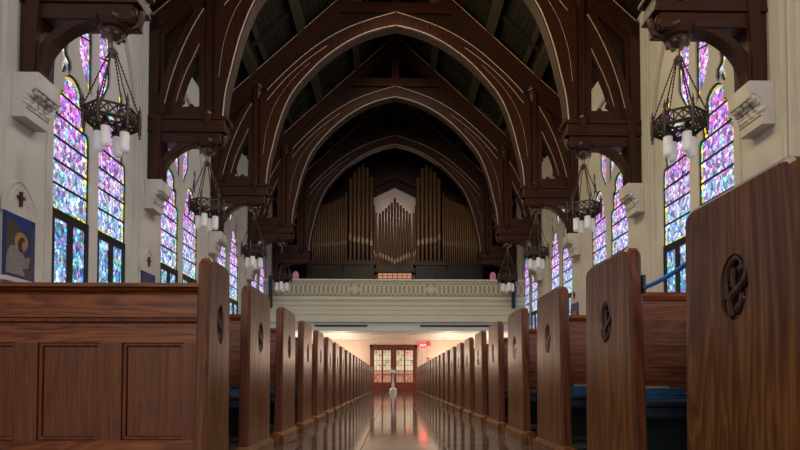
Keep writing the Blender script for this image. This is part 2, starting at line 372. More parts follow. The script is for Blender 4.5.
def window(idx, s, c, lab):
    """stone tracery, two cusped lancets over casements, upper lights"""
    def fn(u, v, w): return (s*w+WX[s], c+u, v)
    rec = arch_outline(1.36, 1.2, 5.3, 7.65)
    holes = [sh(LAN, -0.63), sh(LAN, 0.63), sh(UPL, -0.30), sh(UPL, 0.30, 0, -1), sh(FOIL, -0.86, -0.34), sh(FOIL, 0.86, -0.34, -1)]
    bm = NB(); plate(bm, [rec]+holes, fn, XR, XG+0.05)
    root = struct('window_%d' % idx, bm, 'plaster')
    def part(name, b, m, par=root): return obj(name, b, m, par)
    for k, h in enumerate(holes):
        d = 0.06 if k < 2 else 0.04
        lead = 0.026
        i1, i2 = inset(h, lead), inset(h, d+lead)
        if k < 2:
            top = [p for p in h]
            # upper stained field above the casement
            def clip(lp, zc): return [(u, max(v, zc)) for u, v in lp]
            i1, i2 = clip(i1, 3.19), clip(i2, 3.24)
        b = NB(); sheet(b, [i2], fn, XG); g = part('lancet_glass' if k < 2 else ('upper_glass' if k < 4 else 'foil_glass'), b, 'glass')
        b = NB(); sheet(b, [i1, list(reversed(i2))], fn, XG+0.001); obj('glass_border', b, 'border', g)
        b = NB(); plate(b, [h, list(reversed(inset(h, lead)))], fn, XG-0.012, XG+0.03); obj('lead_edge', b, 'frame', g)
        u0 = min(p[0] for p in h); u1 = max(p[0] for p in h)
        if k < 2:
            b = NB()
            z = 3.60
            while z < 5.3:
                hw = 0.5 if z < 4.7 else (0.36 if z < 5.1 else 0.24)
                cu = (u0+u1)/2
                plate(b, [[(cu-hw, z-0.017), (cu+hw, z-0.017), (cu+hw, z+0.017), (cu-hw, z+0.017)]], fn, XG-0.018, XG-0.002); z += 0.37
            obj('saddle_bar', b, 'frame', g)
            # dark casement under the transom
            b = NB()
            sq = lambda a, bb, cc, dd: [(a, cc), (bb, cc), (bb, dd), (a, dd)]
            cu = (u0+u1)/2
            plate(b, [sq(u0, u1, 1.45, 3.19), list(reversed(sq(u0+0.08, cu-0.06, 1.55, 3.05))), list(reversed(sq(cu+0.06, u1-0.08, 1.55, 3.05)))], fn, XG-0.035, XG+0.03)
            cas = part('casement_frame', b, 'frame')
            for a, bb in ((u0+0.08, cu-0.06), (cu+0.06, u1-0.08)):
                b = NB(); sheet(b, [sq(a, bb, 1.55, 3.05)], fn, XG); obj('casement_glass', b, 'glass_low', cas)
        elif k < 4:
            b = NB()
            cu = (u0+u1)/2
            plate(b, [[(u0, 6.30), (u1, 6.42), (u1, 6.445), (u0, 6.325)]], fn, XG-0.018, XG-0.002); obj('saddle_bar', b, 'frame', g)
    # moulded edge of the recess
    b = NB(); pts = [(s*(XW-0.005)+WX[s], c+u, v) for u, v in arch_outline(1.40, 1.2, 5.3, 7.70, 14)]
    tube(b, pts, 0.022, 6); obj('recess_moulding', b, 'plaster', root)
    return root

wn = 1
for s in (-1, 1):
    # bay wall: a long sheet with an arched hole per bay
    holes = []
    cs = [BAY0 - 1.9165 + 3.833*i for i in range(0, 6)]
    for c in cs: holes.append(sh(arch_outline(1.36, 1.2, 5.3, 7.65), c))
    bm = NB()
    plate(bm, [[(-4, 0), (26.2, 0), (26.2, 8.42), (-4, 8.42)]]+[list(reversed(h)) for h in holes], lambda u, v, w: (s*w+WX[s], u, v), XW, XG+0.25)
    struct('wall_'+SIDE[s], bm, 'plaster')
    for c in cs:
        window(wn, s, c, ''); wn += 1
    # pilasters
    bm = NB()
    for y in [BAY0] + TR:
        plate(bm, [[(y-0.40, 0.0), (y+0.40, 0.0), (y+0.40, 8.38), (y-0.40, 8.38)]], lambda u, v, w: (s*w+WX[s], u, v), 5.23, XW+0.02)
        plate(bm, [[(y-0.47, 0.0), (y+0.47, 0.0), (y+0.47, 8.38), (y-0.47, 8.38)]], lambda u, v, w: (s*w+WX[s], u, v), 5.255, XW+0.02)
    struct('trim_%d' % (1 if s < 0 else 2), bm, 'plaster')

# roof boards on both slopes
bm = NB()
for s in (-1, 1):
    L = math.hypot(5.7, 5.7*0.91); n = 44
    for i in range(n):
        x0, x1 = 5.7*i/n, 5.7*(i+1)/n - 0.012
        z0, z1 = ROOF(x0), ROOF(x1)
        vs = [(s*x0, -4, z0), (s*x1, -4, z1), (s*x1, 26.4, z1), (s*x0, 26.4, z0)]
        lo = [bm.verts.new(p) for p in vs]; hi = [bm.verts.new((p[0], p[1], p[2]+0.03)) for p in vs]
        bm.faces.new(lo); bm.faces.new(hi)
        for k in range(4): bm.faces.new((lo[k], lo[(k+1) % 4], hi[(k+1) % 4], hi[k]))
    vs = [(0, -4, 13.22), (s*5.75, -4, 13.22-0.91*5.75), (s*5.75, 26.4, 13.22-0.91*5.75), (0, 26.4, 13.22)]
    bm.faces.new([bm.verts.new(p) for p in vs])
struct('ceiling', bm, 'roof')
# rear wall, under-balcony ceiling, chancel closure is left open behind the camera
bm = NB(); box(bm, -5.7, 5.7, YR, YR+0.25, 0, 2.9)
struct('wall_rear', bm, 'peach')
bm = NB()
plate(bm, [[(-5.7, 2.9), (5.7, 2.9), (5.7, 8.3), (0, 13.2), (-5.7, 8.3)], list(reversed([(-1.05, 5.5), (1.05, 5.5), (1.05, 9.55), (0, 10.05), (-1.05, 9.55)]))], lambda u, v, w: (u, w, v), YR, YR+0.2)
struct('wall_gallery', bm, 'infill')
bm = NB(); box(bm, -1.3, 1.3, YR+0.201, YR+0.3, 5.3, 10.3); struct('wall_niche', bm, 'niche')
bm = NB(); box(bm, -5.26, 5.26, 21.95, YR+0.05, 2.49, 2.60); struct('ceiling_under_gallery', bm, 'white')

# common rafters and purlins: one timber each, lying on the trusses
g = 'long purlins carrying the roof boards'
for s in (-1, 1):
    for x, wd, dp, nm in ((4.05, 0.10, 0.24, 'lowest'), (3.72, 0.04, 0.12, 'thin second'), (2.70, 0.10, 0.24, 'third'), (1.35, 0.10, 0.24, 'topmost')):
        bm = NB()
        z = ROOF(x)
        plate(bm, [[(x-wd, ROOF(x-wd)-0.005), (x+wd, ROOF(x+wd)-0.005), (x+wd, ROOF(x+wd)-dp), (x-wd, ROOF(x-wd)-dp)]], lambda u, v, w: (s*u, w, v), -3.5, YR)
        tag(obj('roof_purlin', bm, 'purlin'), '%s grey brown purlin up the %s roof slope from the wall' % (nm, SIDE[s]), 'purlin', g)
ry = []
for y in [BAY0]+TR:
    for k in (0.96, 1.92, 2.88): ry.append(y+k)
g = 'common rafters under the roof boards'
for s in (-1, 1):
    for i, y in enumerate(q for q in ry if q < 25.6):
        bm = NB()
        plate(bm, [[(0.05, ROOF(0.05)-0.004), (5.24, ROOF(5.24)-0.004), (5.24, ROOF(5.24)-0.13), (0.05, ROOF(0.05)-0.13)]], lambda u, v, w: (s*u, w, v), y-0.05, y+0.05)
        where = ['in the bay before the first truss', 'between the first and second trusses', 'between the second and third trusses', 'between the third and fourth trusses', 'between the fourth and fifth trusses', 'behind the fifth truss above the organ'][i//3]
        tag(obj('common_rafter', bm, 'roof'), '%s dark rafter %s, %s roof slope' % (['nearest', 'middle', 'farthest'][i % 3], where, SIDE[s]), 'rafter', g)

# ------------------------------------------------------------------ roof trusses
HT = 0.17
INN = bez([(3.66, 6.05), (3.61, 6.55), (3.50, 7.05), (3.29, 7.86), (2.95, 8.66), (2.30, 9.44), (1.70, 9.95), (1.11, 10.31), (0.55, 10.53), (0.0, 10.66)], 4)
OUT = bez([(0.0, 11.09), (0.75, 10.86), (1.51, 10.55), (2.30, 10.06), (3.02, 9.44), (3.55, 8.90), (3.86, 8.50)], 4)
def make_truss():
    root = thing('roof_truss', '', 'roof truss', (0, 0, 0), 'dark hammerbeam roof trusses across the nave')
    for s in (-1, 1):
        fn = lambda u, v, w, s=s: (s*u, w, v)
        # arch brace and its mouldings
        bm = NB(); plate(bm, [INN + OUT + [(3.86, 6.05)]], fn, -HT, HT); arch = obj('arch_brace', bm, 'truss', root)
        bm = NB(); plate(bm, [INN + list(reversed([(u-0.012*(u > 0), v-0.012) for u, v in INN]))], fn, -HT+0.03, HT-0.03); obj('arch_soffit', bm, 'soffit', arch)  # thin added facing that carries the painted light under the arch
        bm = NB()
        for w in (-HT, HT):
            tube(bm, [fn(u+0.012, v+0.012, w) for u, v in INN], 0.015, 6)
        tube(bm, [fn(u, v-0.03, -HT) for u, v in OUT[:-3]], 0.012, 6)
        tube(bm, [fn(u, v, -HT) for u, v in bez([(1.97, 10.05), (2.55, 9.62), (3.15, 9.07), (3.66, 8.45)], 5)], 0.009, 6)
        tube(bm, [fn(u, v, -HT) for u, v in bez([(2.45, 9.55), (2.95, 9.05), (3.40, 8.40), (3.66, 7.65), (3.76, 6.9)], 5)], 0.004, 6)
        obj('arch_moulding', bm, 'bead', arch, smooth=True)
        # hammer beam: stacked mouldings
        bm = NB()
        box(bm, s*3.55, s*5.225, -0.21, 0.21, 5.98, 6.06); box(bm, s*3.62, s*5.225, -0.19, 0.19, 5.78, 5.98)
        box(bm, s*3.60, s*5.225, -0.205, 0.205, 5.72, 5.78); box(bm, s*3.70, s*5.225, -0.17, 0.17, 5.50, 5.72)
        hb = obj('hammer_beam', bm, 'truss_x', root, bevel=0.015)
        bm = NB()    # carved curl under the beam's nose
        tube(bm, [(s*(3.70+0.055*math.cos(t)), -0.15, 5.60+0.07*math.sin(t)) for t in [k*PI/6 for k in range(13)]], 0.022, 6, False)
        tube(bm, [(s*3.64, 0, 5.72), (s*3.66, 0, 5.62), (s*3.70, 0, 5.50), (s*3.80, 0, 5.46)], [0.05, 0.06, 0.05, 0.03], 8)
        obj('carved_nose', bm, 'truss', hb, smooth=True)
        # hammer post (eight sided) with turned rings near the top
        bm = NB()
        lathe(bm, [(0.145, 0), (0.145, 2.72), (0.125, 2.76), (0.125, 2.80), (0.165, 2.82), (0.17, 2.86), (0.13, 2.90), (0.13, 2.95), (0.165, 2.98), (0.16, 3.02), (0.11, 3.08), (0.11, 3.36)], (s*3.98, 0, 6.05), 8, PI/8)
        hp = obj('hammer_post', bm, 'truss', root)
        bm = NB(); lathe(bm, [(0.02, -0.12), (0.06, -0.05), (0.10, 0.03), (0.13, 0.08), (0.10, 0.10), (0.10, 0.14)], (s*3.98, -0.20, 5.98), 8, PI/8); obj('pendant_boss', bm, 'truss', hp)
        # wall post
        bm = NB(); box(bm, s*4.96, s*5.225, -HT, HT, 4.66, 5.50); box(bm, s*5.02, s*5.225, -HT, HT, 6.06, 8.2)
        obj('wall_post', bm, 'truss', root, bevel=0.012)
        # curved rib from the hammer post down across the beam's end to the wall post
        rib = bez([(4.06, 8.35), (4.30, 7.92), (4.54, 7.38), (4.75, 6.75), (4.90, 6.10)], 5)
        ob = [(u+0.17, v+0.05) for u, v in rib]
        bm = NB(); plate(bm, [rib + list(reversed(ob))], fn, -HT-0.03, HT+0.03)
        plate(bm, [[(4.92, 6.1), (5.10, 6.1), (5.13, 4.70), (5.00, 4.70)]], fn, -HT-0.05, HT+0.03)
        rb = obj('curved_rib', bm, 'truss', root)
        bm = NB(); tube(bm, [fn(u+0.02, v, -HT-0.03) for u, v in rib[:-2]], 0.010, 6); obj('rib_moulding', bm, 'bead', rb, smooth=True)
        # panel with pierced tracery between hammer post and rib
        op = [(4.19, 6.30), (4.30, 6.30), (4.33, 6.36), (4.39, 6.36), (4.42, 6.30), (4.66, 6.30), (4.62, 6.42), (4.56, 6.46), (4.57, 6.54), (4.585, 6.58)] + \
             [(4.50, 6.85), (4.40, 7.10), (4.30, 7.30), (4.20, 7.48)] + [(4.19, 6.95), (4.24, 6.90), (4.24, 6.82), (4.19, 6.78)]
        bm = NB(); plate(bm, [[(4.04, 6.06)] + [(4.90, 6.06)] + list(reversed(rib)) + [(4.04, 8.35)], list(reversed(op))], fn, -0.10, 0.10)
        tp = obj('tracery_panel', bm, 'truss', root)
        bm = NB(); pts = [fn(u, v, -0.10) for u, v in bez([(4.20, 7.66), (4.32, 7.38), (4.46, 7.08), (4.58, 6.76), (4.68, 6.40)], 4)]
        tube(bm, pts, 0.008, 6); obj('tracery_moulding', bm, 'bead', tp, smooth=True)
        # sunk panel outside the rib, up to the rafter
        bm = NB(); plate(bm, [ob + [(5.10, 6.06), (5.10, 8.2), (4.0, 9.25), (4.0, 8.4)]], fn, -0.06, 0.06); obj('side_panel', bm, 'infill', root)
        bm = NB(); plate(bm, [[(4.12, 8.55), (4.92, 7.82), (4.92, 6.6), (5.06, 6.6), (5.06, 7.98), (4.12, 8.85)]], fn, -0.12, 0.02); obj('panel_frame', bm, 'truss', root)
        # curved bracket under the hammer beam
        a1 = [(4.05+0.90*math.cos(t), 4.67+0.82*math.sin(t)) for t in [k*PI/2/12 for k in range(13)]]
        a2 = [(4.05+1.05*math.cos(t), 4.67+0.94*math.sin(t)) for t in [k*PI/2/12 for k in range(13)]]
        a2 = [(min(u, 5.15), min(v, 5.56)) for u, v in a2]
        bm = NB(); plate(bm, [a1 + [(3.80, 5.48), (3.80, 5.56)] + list(reversed(a2))], fn, -0.15, 0.02)
        br = obj('curved_bracket', bm, 'truss', root)
        bm = NB(); tube(bm, [fn(u, v+0.02, -0.15) for u, v in a1], 0.014, 6); obj('bracket_moulding', bm, 'truss', br, smooth=True)
        # principal rafter and dark infill down to the arch
        top = lambda x: 12.95 - 0.91*x
        bm = NB(); plate(bm, [[(0.0, top(0)), (5.20, top(5.20)), (5.20, top(5.20)-0.42), (0.0, top(0)-0.42)]], fn, -HT, HT); rf = obj('principal_rafter', bm, 'truss_x', root)
        bm = NB(); tube(bm, [fn(0.05, top(0.05)-0.03, -HT), fn(5.15, top(5.15)-0.03, -HT)], 0.009, 6); obj('rafter_moulding', bm, 'bead', rf, smooth=True)
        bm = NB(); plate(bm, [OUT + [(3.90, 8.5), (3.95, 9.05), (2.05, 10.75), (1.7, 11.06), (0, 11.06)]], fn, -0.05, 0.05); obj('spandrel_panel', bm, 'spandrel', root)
    bm = NB(); box(bm, -1.95, 1.95, -0.12, 0.12, 11.08, 11.38); obj('collar_beam', bm, 'truss_x', root)
    bm = NB(); box(bm, -0.13, 0.13, -0.13, 0.13, 11.38, 12.5); lathe(bm, [(0.02, -0.14), (0.07, -0.10), (0.09, -0.04), (0.06, 0.02)], (0, -0.12, 11.15), 8); obj('king_post', bm, 'truss', root)
    return root
LT = ['nearest dark hammerbeam truss, only its side brackets showing beside the closest chandeliers', 'second dark hammerbeam truss, its arch rising out of the top of the photo',
      'third dark hammerbeam truss, its whole arch peaking at the photo top', 'fourth dark hammerbeam truss, its arch nested inside the largest full arch', 'farthest dark hammerbeam truss, its arch framing the organ pipes']
truss = make_truss(); truss.location = (AX, TR[0], 0); truss['label'] = LT[0]
for y, l in zip(TR[1:], LT[1:]): dup(truss, (AX, y, 0), l)

# stone corbels under the wall posts
def make_corbel():
    root = thing('stone_corbel', '', 'corbel', (0, 0, 0), 'pale stone corbels under the roof trusses')
    bm = NB()
    cove = [(4.87+0.17*math.sin(t), 4.27+0.18*math.cos(t)) for t in [k*PI/2/8 for k in range(9)]]
    plate(bm, [[(5.228, 4.67), (4.87, 4.67)] + cove + [(5.04, 4.06), (5.228, 4.06)]], lambda u, v, w: (u, w, v), -0.24, 0.24)
    obj('block', bm, 'stone', root, bevel=0.008)
    # carved foliage filling the hollow under the slab
    bm = NB()
    rr = random.Random(3)
    for q in (-0.17, -0.06, 0.06, 0.17):
        for t in (0.3, 0.75, 1.2, 1.5):
            a = (4.885+0.165*math.sin(t), 4.255+0.175*math.cos(t))
            ball(bm, (a[0], q+rr.uniform(-0.03, 0.03), a[1]), 0.045, rr.uniform(0.055, 0.085), 0.05, 9, 6)
    tube(bm, [(4.885, -0.235, 4.44), (4.885, 0.235, 4.44)], 0.016, 6); tube(bm, [(5.035, -0.235, 4.20), (5.035, 0.235, 4.20)], 0.014, 6)
    obj('carved_foliage', bm, 'stone', root, smooth=True)
    bm = NB(); tube(bm, [(4.87+0.215*math.sin(t), -0.242, 4.27+0.225*math.cos(t)) for t in [k*PI/2/8 for k in range(9)]], 0.012, 6)
    obj('cove_moulding', bm, 'stone', root, smooth=True)
    return root
cor = make_corbel()
WH = ['nearest', 'second', 'third', 'fourth', 'farthest']
first = True
for s in (1, -1):
    for i, y in enumerate(TR):
        l = '%s pale carved stone corbel on the %s wall, under the truss foot' % (WH[i], SIDE[s])
        if first: cor.location = (WX[s], y-0.06, 0); cor['label'] = l; first = False
        else: dup(cor, (WX[s], y-0.06, 0), l, 0 if s > 0 else PI)

# ------------------------------------------------------------------ chandeliers
def make_chandelier():
    root = thing('chandelier', '', 'chandelier', (0, 0, 0), 'iron chandeliers hanging from the hammer beams')
    bm = NB(); lathe(bm, [(0.13, 5.43), (0.20, 5.45), (0.25, 5.53), (0.25, 5.57), (0.20, 5.60)], (0, 0, 0), 8, PI/8); obj('canopy', bm, 'truss', root)
    bm = NB(); lathe(bm, [(0.025, 5.15), (0.03, 5.28), (0.06, 5.31), (0.12, 5.34), (0.17, 5.38), (0.16, 5.41), (0.13, 5.44)], (0, 0, 0), 12)
    for k in range(8):
        a = k*PI/4; ball(bm, (0.14*math.cos(a), 0.14*math.sin(a), 5.36), 0.035, 0.035, 0.03, 6, 4)
    obj('ceiling_rose', bm, 'metal', root, smooth=True)
    bm = NB(); lathe(bm, [(0.03, 5.06), (0.05, 5.09), (0.07, 5.13), (0.05, 5.16), (0.02, 5.19)], (0, 0, 0), 10); obj('chain_hub', bm, 'metal', root, smooth=True)
    RR = 0.345
    for k in range(6):
        a = k*PI/3 + PI/6
        p0, p1 = Vector((0.05*math.cos(a), 0.05*math.sin(a), 5.11)), Vector((RR*math.cos(a), RR*math.sin(a), 4.30))
        bm = NB(); n = 36
        tube(bm, [p0.lerp(p1, i/n) for i in range(n+1)], [0.014 if i % 2 else 0.006 for i in range(n+1)], 5); obj('chain', bm, 'iron', root)
    # six sided openwork ring
    bm = NB()
    C = [Vector((RR*math.cos(k*PI/3+PI/6), RR*math.sin(k*PI/3+PI/6), 0)) for k in range(6)]
    for k in range(6):
        a, b = C[k], C[(k+1) % 6]
        for z, r in ((4.28, 0.018), (4.12, 0.018), (4.09, 0.012)): tube(bm, [a+Vector((0, 0, z)), b+Vector((0, 0, z))], r, 6)
        for j in range(3):
            q0, q1 = a.lerp(b, j/3), a.lerp(b, (j+1)/3)
            tube(bm, [q0+Vector((0, 0, 4.13)), q1+Vector((0, 0, 4.27))], 0.011, 5); tube(bm, [q1+Vector((0, 0, 4.13)), q0+Vector((0, 0, 4.27))], 0.011, 5)
            if j: tube(bm, [q0+Vector((0, 0, 4.12)), q0+Vector((0, 0, 4.28))], 0.010, 5)
        tube(bm, [a+Vector((0, 0, 4.10)), Vector((0, 0, 4.10))], 0.012, 5)
    obj('hexagonal_ring', bm, 'iron', root)
    for k in range(6):
        bm = NB(); c = C[k]*1.02
        lathe(bm, [(0.004, 3.98), (0.018, 3.97), (0.010, 4.00), (0.026, 4.04), (0.018, 4.08), (0.026, 4.10), (0.026, 4.30), (0.015, 4.33), (0.024, 4.36), (0.010, 4.41), (0.003, 4.46)], (c.x, c.y, 0), 8); obj('finial', bm, 'iron', root, smooth=True)
    for k in range(4):
        a = k*PI/2 + 0.06; x, y = 0.175*math.cos(a), 0.175*math.sin(a)
        bm = NB(); lathe(bm, [(0.070, 3.99), (0.075, 4.03), (0.05, 4.08), (0.03, 4.15)], (x, y, 0), 12); h = obj('lamp_holder', bm, 'iron', root, smooth=True)
        bm = NB(); lathe(bm, [(0.008, 3.70), (0.038, 3.71), (0.056, 3.73), (0.063, 3.77), (0.063, 3.99)], (x, y, 0), 14); obj('lamp_glass', bm, 'lamp', h, smooth=True)
    return root
ch = make_chandelier(); first = True
for s in (-1, 1):
    for i, y in enumerate(TR[:4]):
        l = '%s iron chandelier with white tube lamps on the %s side of the nave' % (['nearest', 'second', 'third', 'farthest'][i], SIDE[s])
        if first: ch.location = (AX+s*4.04, y, 0); ch['label'] = l; first = False
        else: dup(ch, (AX+s*4.04, y, 0), l)

# ------------------------------------------------------------------ organ balcony
def hexring(bm, cx, cz, hw, hh, t, y0, y1):
    o = [(cx-hw, cz-hh*0.62), (cx, cz-hh), (cx+hw, cz-hh*0.62), (cx+hw, cz+hh*0.62), (cx, cz+hh), (cx-hw, cz+hh*0.62)]
    i = [(cx+(u-cx)*(1-t/hw), cz+(v-cz)*(1-t/hh*0.9)) for u, v in o]
    plate(bm, [o, list(reversed(i))], lambda u, v, w: (u, w, v), y0, y1)
bal = thing('organ_balcony', 'cream painted organ balcony with tracery frieze across the back of the nave', 'balcony', (0, YB, 0))
bm = NB()
prof = [(0.0, 2.83), (0.0, 3.10), (-0.025, 3.12), (-0.03, 3.28), (-0.045, 3.30), (-0.055, 3.44), (-0.09, 3.50), (-0.10, 3.60), (-0.155, 3.70), (-0.165, 3.74), (-0.13, 3.76),
        (-0.13, 4.40), (-0.17, 4.42), (-0.20, 4.45), (-0.20, 4.50), (0.12, 4.50), (0.12, 3.5), (0.9, 3.5), (0.9, 2.83)]
plate(bm, [prof], lambda u, v, w: (w, u, v), -5.18, 5.18); obj('balcony_front', bm, 'cream', bal)
bm = NB(); box(bm, -5.18, 5.18, 0.14, 0.9, 2.49, 2.831); obj('lintel', bm, 'lintel', bal)
bm = NB(); box(bm, -5.18, 5.18, 0.9, 4.88, 3.3, 3.5); obj('gallery_floor', bm, 'infill', bal)
bm = NB(); box(bm, -5.17, 5.17, -0.136, -0.125, 3.82, 4.38); obj('frieze_ground', bm, 'frieze_tan', bal)
for x0, x1 in ((-5.1, -4.83), (-4.33, -1.83), (-1.33, 1.17), (1.67, 4.17), (4.67, 5.1)):
    bm = NB(); n = max(2, round((x1-x0)/0.178)); st = (x1-x0)/n
    for k in range(n): hexring(bm, x0+st*(k+0.5), 4.10, st*0.47, 0.24, 0.028, -0.165, -0.12)
    obj('frieze_tracery', bm, 'cream_hi', bal)
for x in (-4.58, -1.58, 1.42, 4.42):
    bm = NB()
    for hw, t in ((0.22, 0.03), (0.135, 0.025)):
        o = [(x-hw, 4.1), (x, 4.1-hw), (x+hw, 4.1), (x, 4.1+hw)]; i = [(x+(u-x)*(1-t*1.5/hw), 4.1+(v-4.1)*(1-t*1.5/hw)) for u, v in o]
        plate(bm, [o, list(reversed(i))], lambda u, v, w: (u, w, v), -0.17, -0.12)
    for k in range(4):
        a = k*PI/2+PI/4; ball(bm, (x+0.05*math.cos(a), -0.14, 4.1+0.05*math.sin(a)), 0.04, 0.03, 0.04, 8, 5)
    for sx in (-0.23, 0.23): box(bm, x+sx-0.012, x+sx+0.012, -0.16, -0.12, 3.86, 4.34)
    obj('diamond_rosette', bm, 'cream_hi', bal)
for x0, x1 in ((-3.2, -1.1), (1.0, 3.85)):
    bm = NB(); box(bm, x0, x1, 0.115, 0.15, 2.65, 2.73)
    vg = obj('vent_grille', bm, 'vent', bal)
    bm = NB()
    for k in range(int((x1-x0)/0.1)): box(bm, x0+0.1*k+0.045, x0+0.1*k+0.055, 0.105, 0.117, 2.655, 2.725)
    obj('vent_slat', bm, 'iron', vg)
for x in (-4.86, 4.66):
    bm = NB(); box(bm, x-0.07, x+0.07, YB-0.36, YB-0.22, 3.35, 4.60)
    sp = tag(obj('column_loudspeaker', bm, 'black', bevel=0.02), 'tall black column loudspeaker at the %s end of the balcony front' % ('left' if x < 0 else 'right'), 'loudspeaker', 'column loudspeakers by the balcony')
    bm = NB(); box(bm, x-0.05, x+0.05, YB-0.375, YB-0.36, 3.45, 4.5); obj('speaker_grille', bm, 'vent', sp)
    bm = NB(); box(bm, x-0.02, x+0.02, YB-0.23, YB-0.02, 3.9, 3.96); obj('wall_bracket', bm, 'black', sp)

# pipe organ
og = thing('pipe_organ', 'dark wooden pipe organ with bronze coloured pipes on the balcony', 'pipe organ', (0, 24.3, 0))
bm = NB()
for s in (-1, 1):
    box(bm, s*2.3, s*4.05, -0.05, 1.2, 3.501, 5.80); box(bm, s*2.25, s*4.1, -0.10, 0.3, 5.80, 5.92)
    box(bm, s*0.95, s*2.3, -0.35, 1.2, 3.501, 5.72); box(bm, s*0.85, s*2.36, -0.42, 0.3, 5.72, 5.80); box(bm, s*0.90, s*2.32, -0.38, 0.3, 5.80, 5.92)
box(bm, -0.95, 0.95, 0.25, 1.2, 3.501, 5.05); box(bm, -0.95, 0.95, 0.20, 0.8, 5.50, 5.62)
for k in range(34):
    x = -4.0 + k*8.0/33
    if abs(x) > 0.9: box(bm, x-0.02, x+0.02, -0.12 if abs(x) > 2.3 else -0.40, 0.0, 4.6, 5.7)
case = obj('organ_case', bm, 'infill', og)
bm = NB(); box(bm, -0.78, 0.78, 0.16, 0.2, 5.08, 5.46); lit = obj('console_window', bm, 'amberlit', og)
bm = NB()
for k in range(8): box(bm, -0.78+k*0.2229-0.015, -0.78+k*0.2229+0.015, 0.14, 0.17, 5.06, 5.48)
for z in (5.08, 5.22, 5.34, 5.46): box(bm, -0.8, 0.8, 0.14, 0.17, z-0.012, z+0.012)
obj('window_bar', bm, 'infill', lit)
def pipe(x, y, z0, zm, zt, r):
    bm = NB()
    lathe(bm, [(r*0.45, z0), (r*0.9, zm-0.12), (r, zm-0.05), (r, zt-0.02), (r*0.85, zt)], (x, y, 0), 12)
    p = obj('organ_pipe', bm, 'pipe', og, smooth=True)
    bm = NB(); plate(bm, [[(x-r*0.7, zm), (x+r*0.7, zm), (x+r*0.7, zm+r*1.1), (x, zm+r*2.6), (x-r*0.7, zm+r*1.1)]], lambda u, v, w: (u, w, v), y-r*1.05, y-r*0.80)
    box(bm, x-r*0.7, x+r*0.7, y-r*1.12, y-r*0.8, zm-0.09, zm-0.02)
    obj('pipe_mouth', bm, 'mouth', p)
for s in (-1, 1):
    for k, zt in enumerate((9.75, 10.05, 10.28, 10.42, 10.22, 9.80)):
        pipe(s*(2.02-0.19*k), -0.18+0.02*abs(k-2.5), 5.92, 6.95-0.04*k+0.05*(k == 0), zt, 0.082)
    n = 18
    for k in range(n):
        t = k/(n-1)
        pipe(s*(2.24+1.72*t), 0.05, 5.92, 6.85-0.18*t, 9.05-0.75*t**0.8+(0.12 if k == 0 else 0), 0.046)
    for k in range(3): pipe(s*(1.02-0.075*k), 0.02+0.12*k, 5.75-0.1*k, 6.5-0.08*k, 8.9-0.3*k, 0.036)
for k in range(11):
    d = abs(k-5); pipe((k-5)*0.137, 0.42, 5.62, 6.05+0.06*d, 8.95-0.13*d+(0.08 if d == 0 else 0), 0.058)
bm = NB()
for s in (-1, 1):
    plate(bm, [[(0, 10.55), (1.2, 10.0), (1.2, 9.85), (0, 10.38)]], lambda u, v, w, s=s: (s*u, w, v), 1.3, 1.5)
    box(bm, s*1.02, s*1.14, 1.3, 1.5, 5.5, 9.95)
obj('niche_frame', bm, 'truss', og)
for s in (-1, 1):
    bm = NB(); plate(bm, [arch_outline(0.16, 4.85, 5.62, 5.85)], lambda u, v, w, s=s: (s*4.82+u, w, v), YR-0.03, YR+0.0)
    o = struct('window_%d' % wn, bm, 'pinklit'); wn += 1
    bm = NB(); plate(bm, [arch_outline(0.20, 4.82, 5.62, 5.90), list(reversed(arch_outline(0.15, 4.86, 5.62, 5.84)))], lambda u, v, w, s=s: (s*4.82+u, w, v), YR-0.07, YR-0.005); obj('window_frame', bm, 'truss', o)

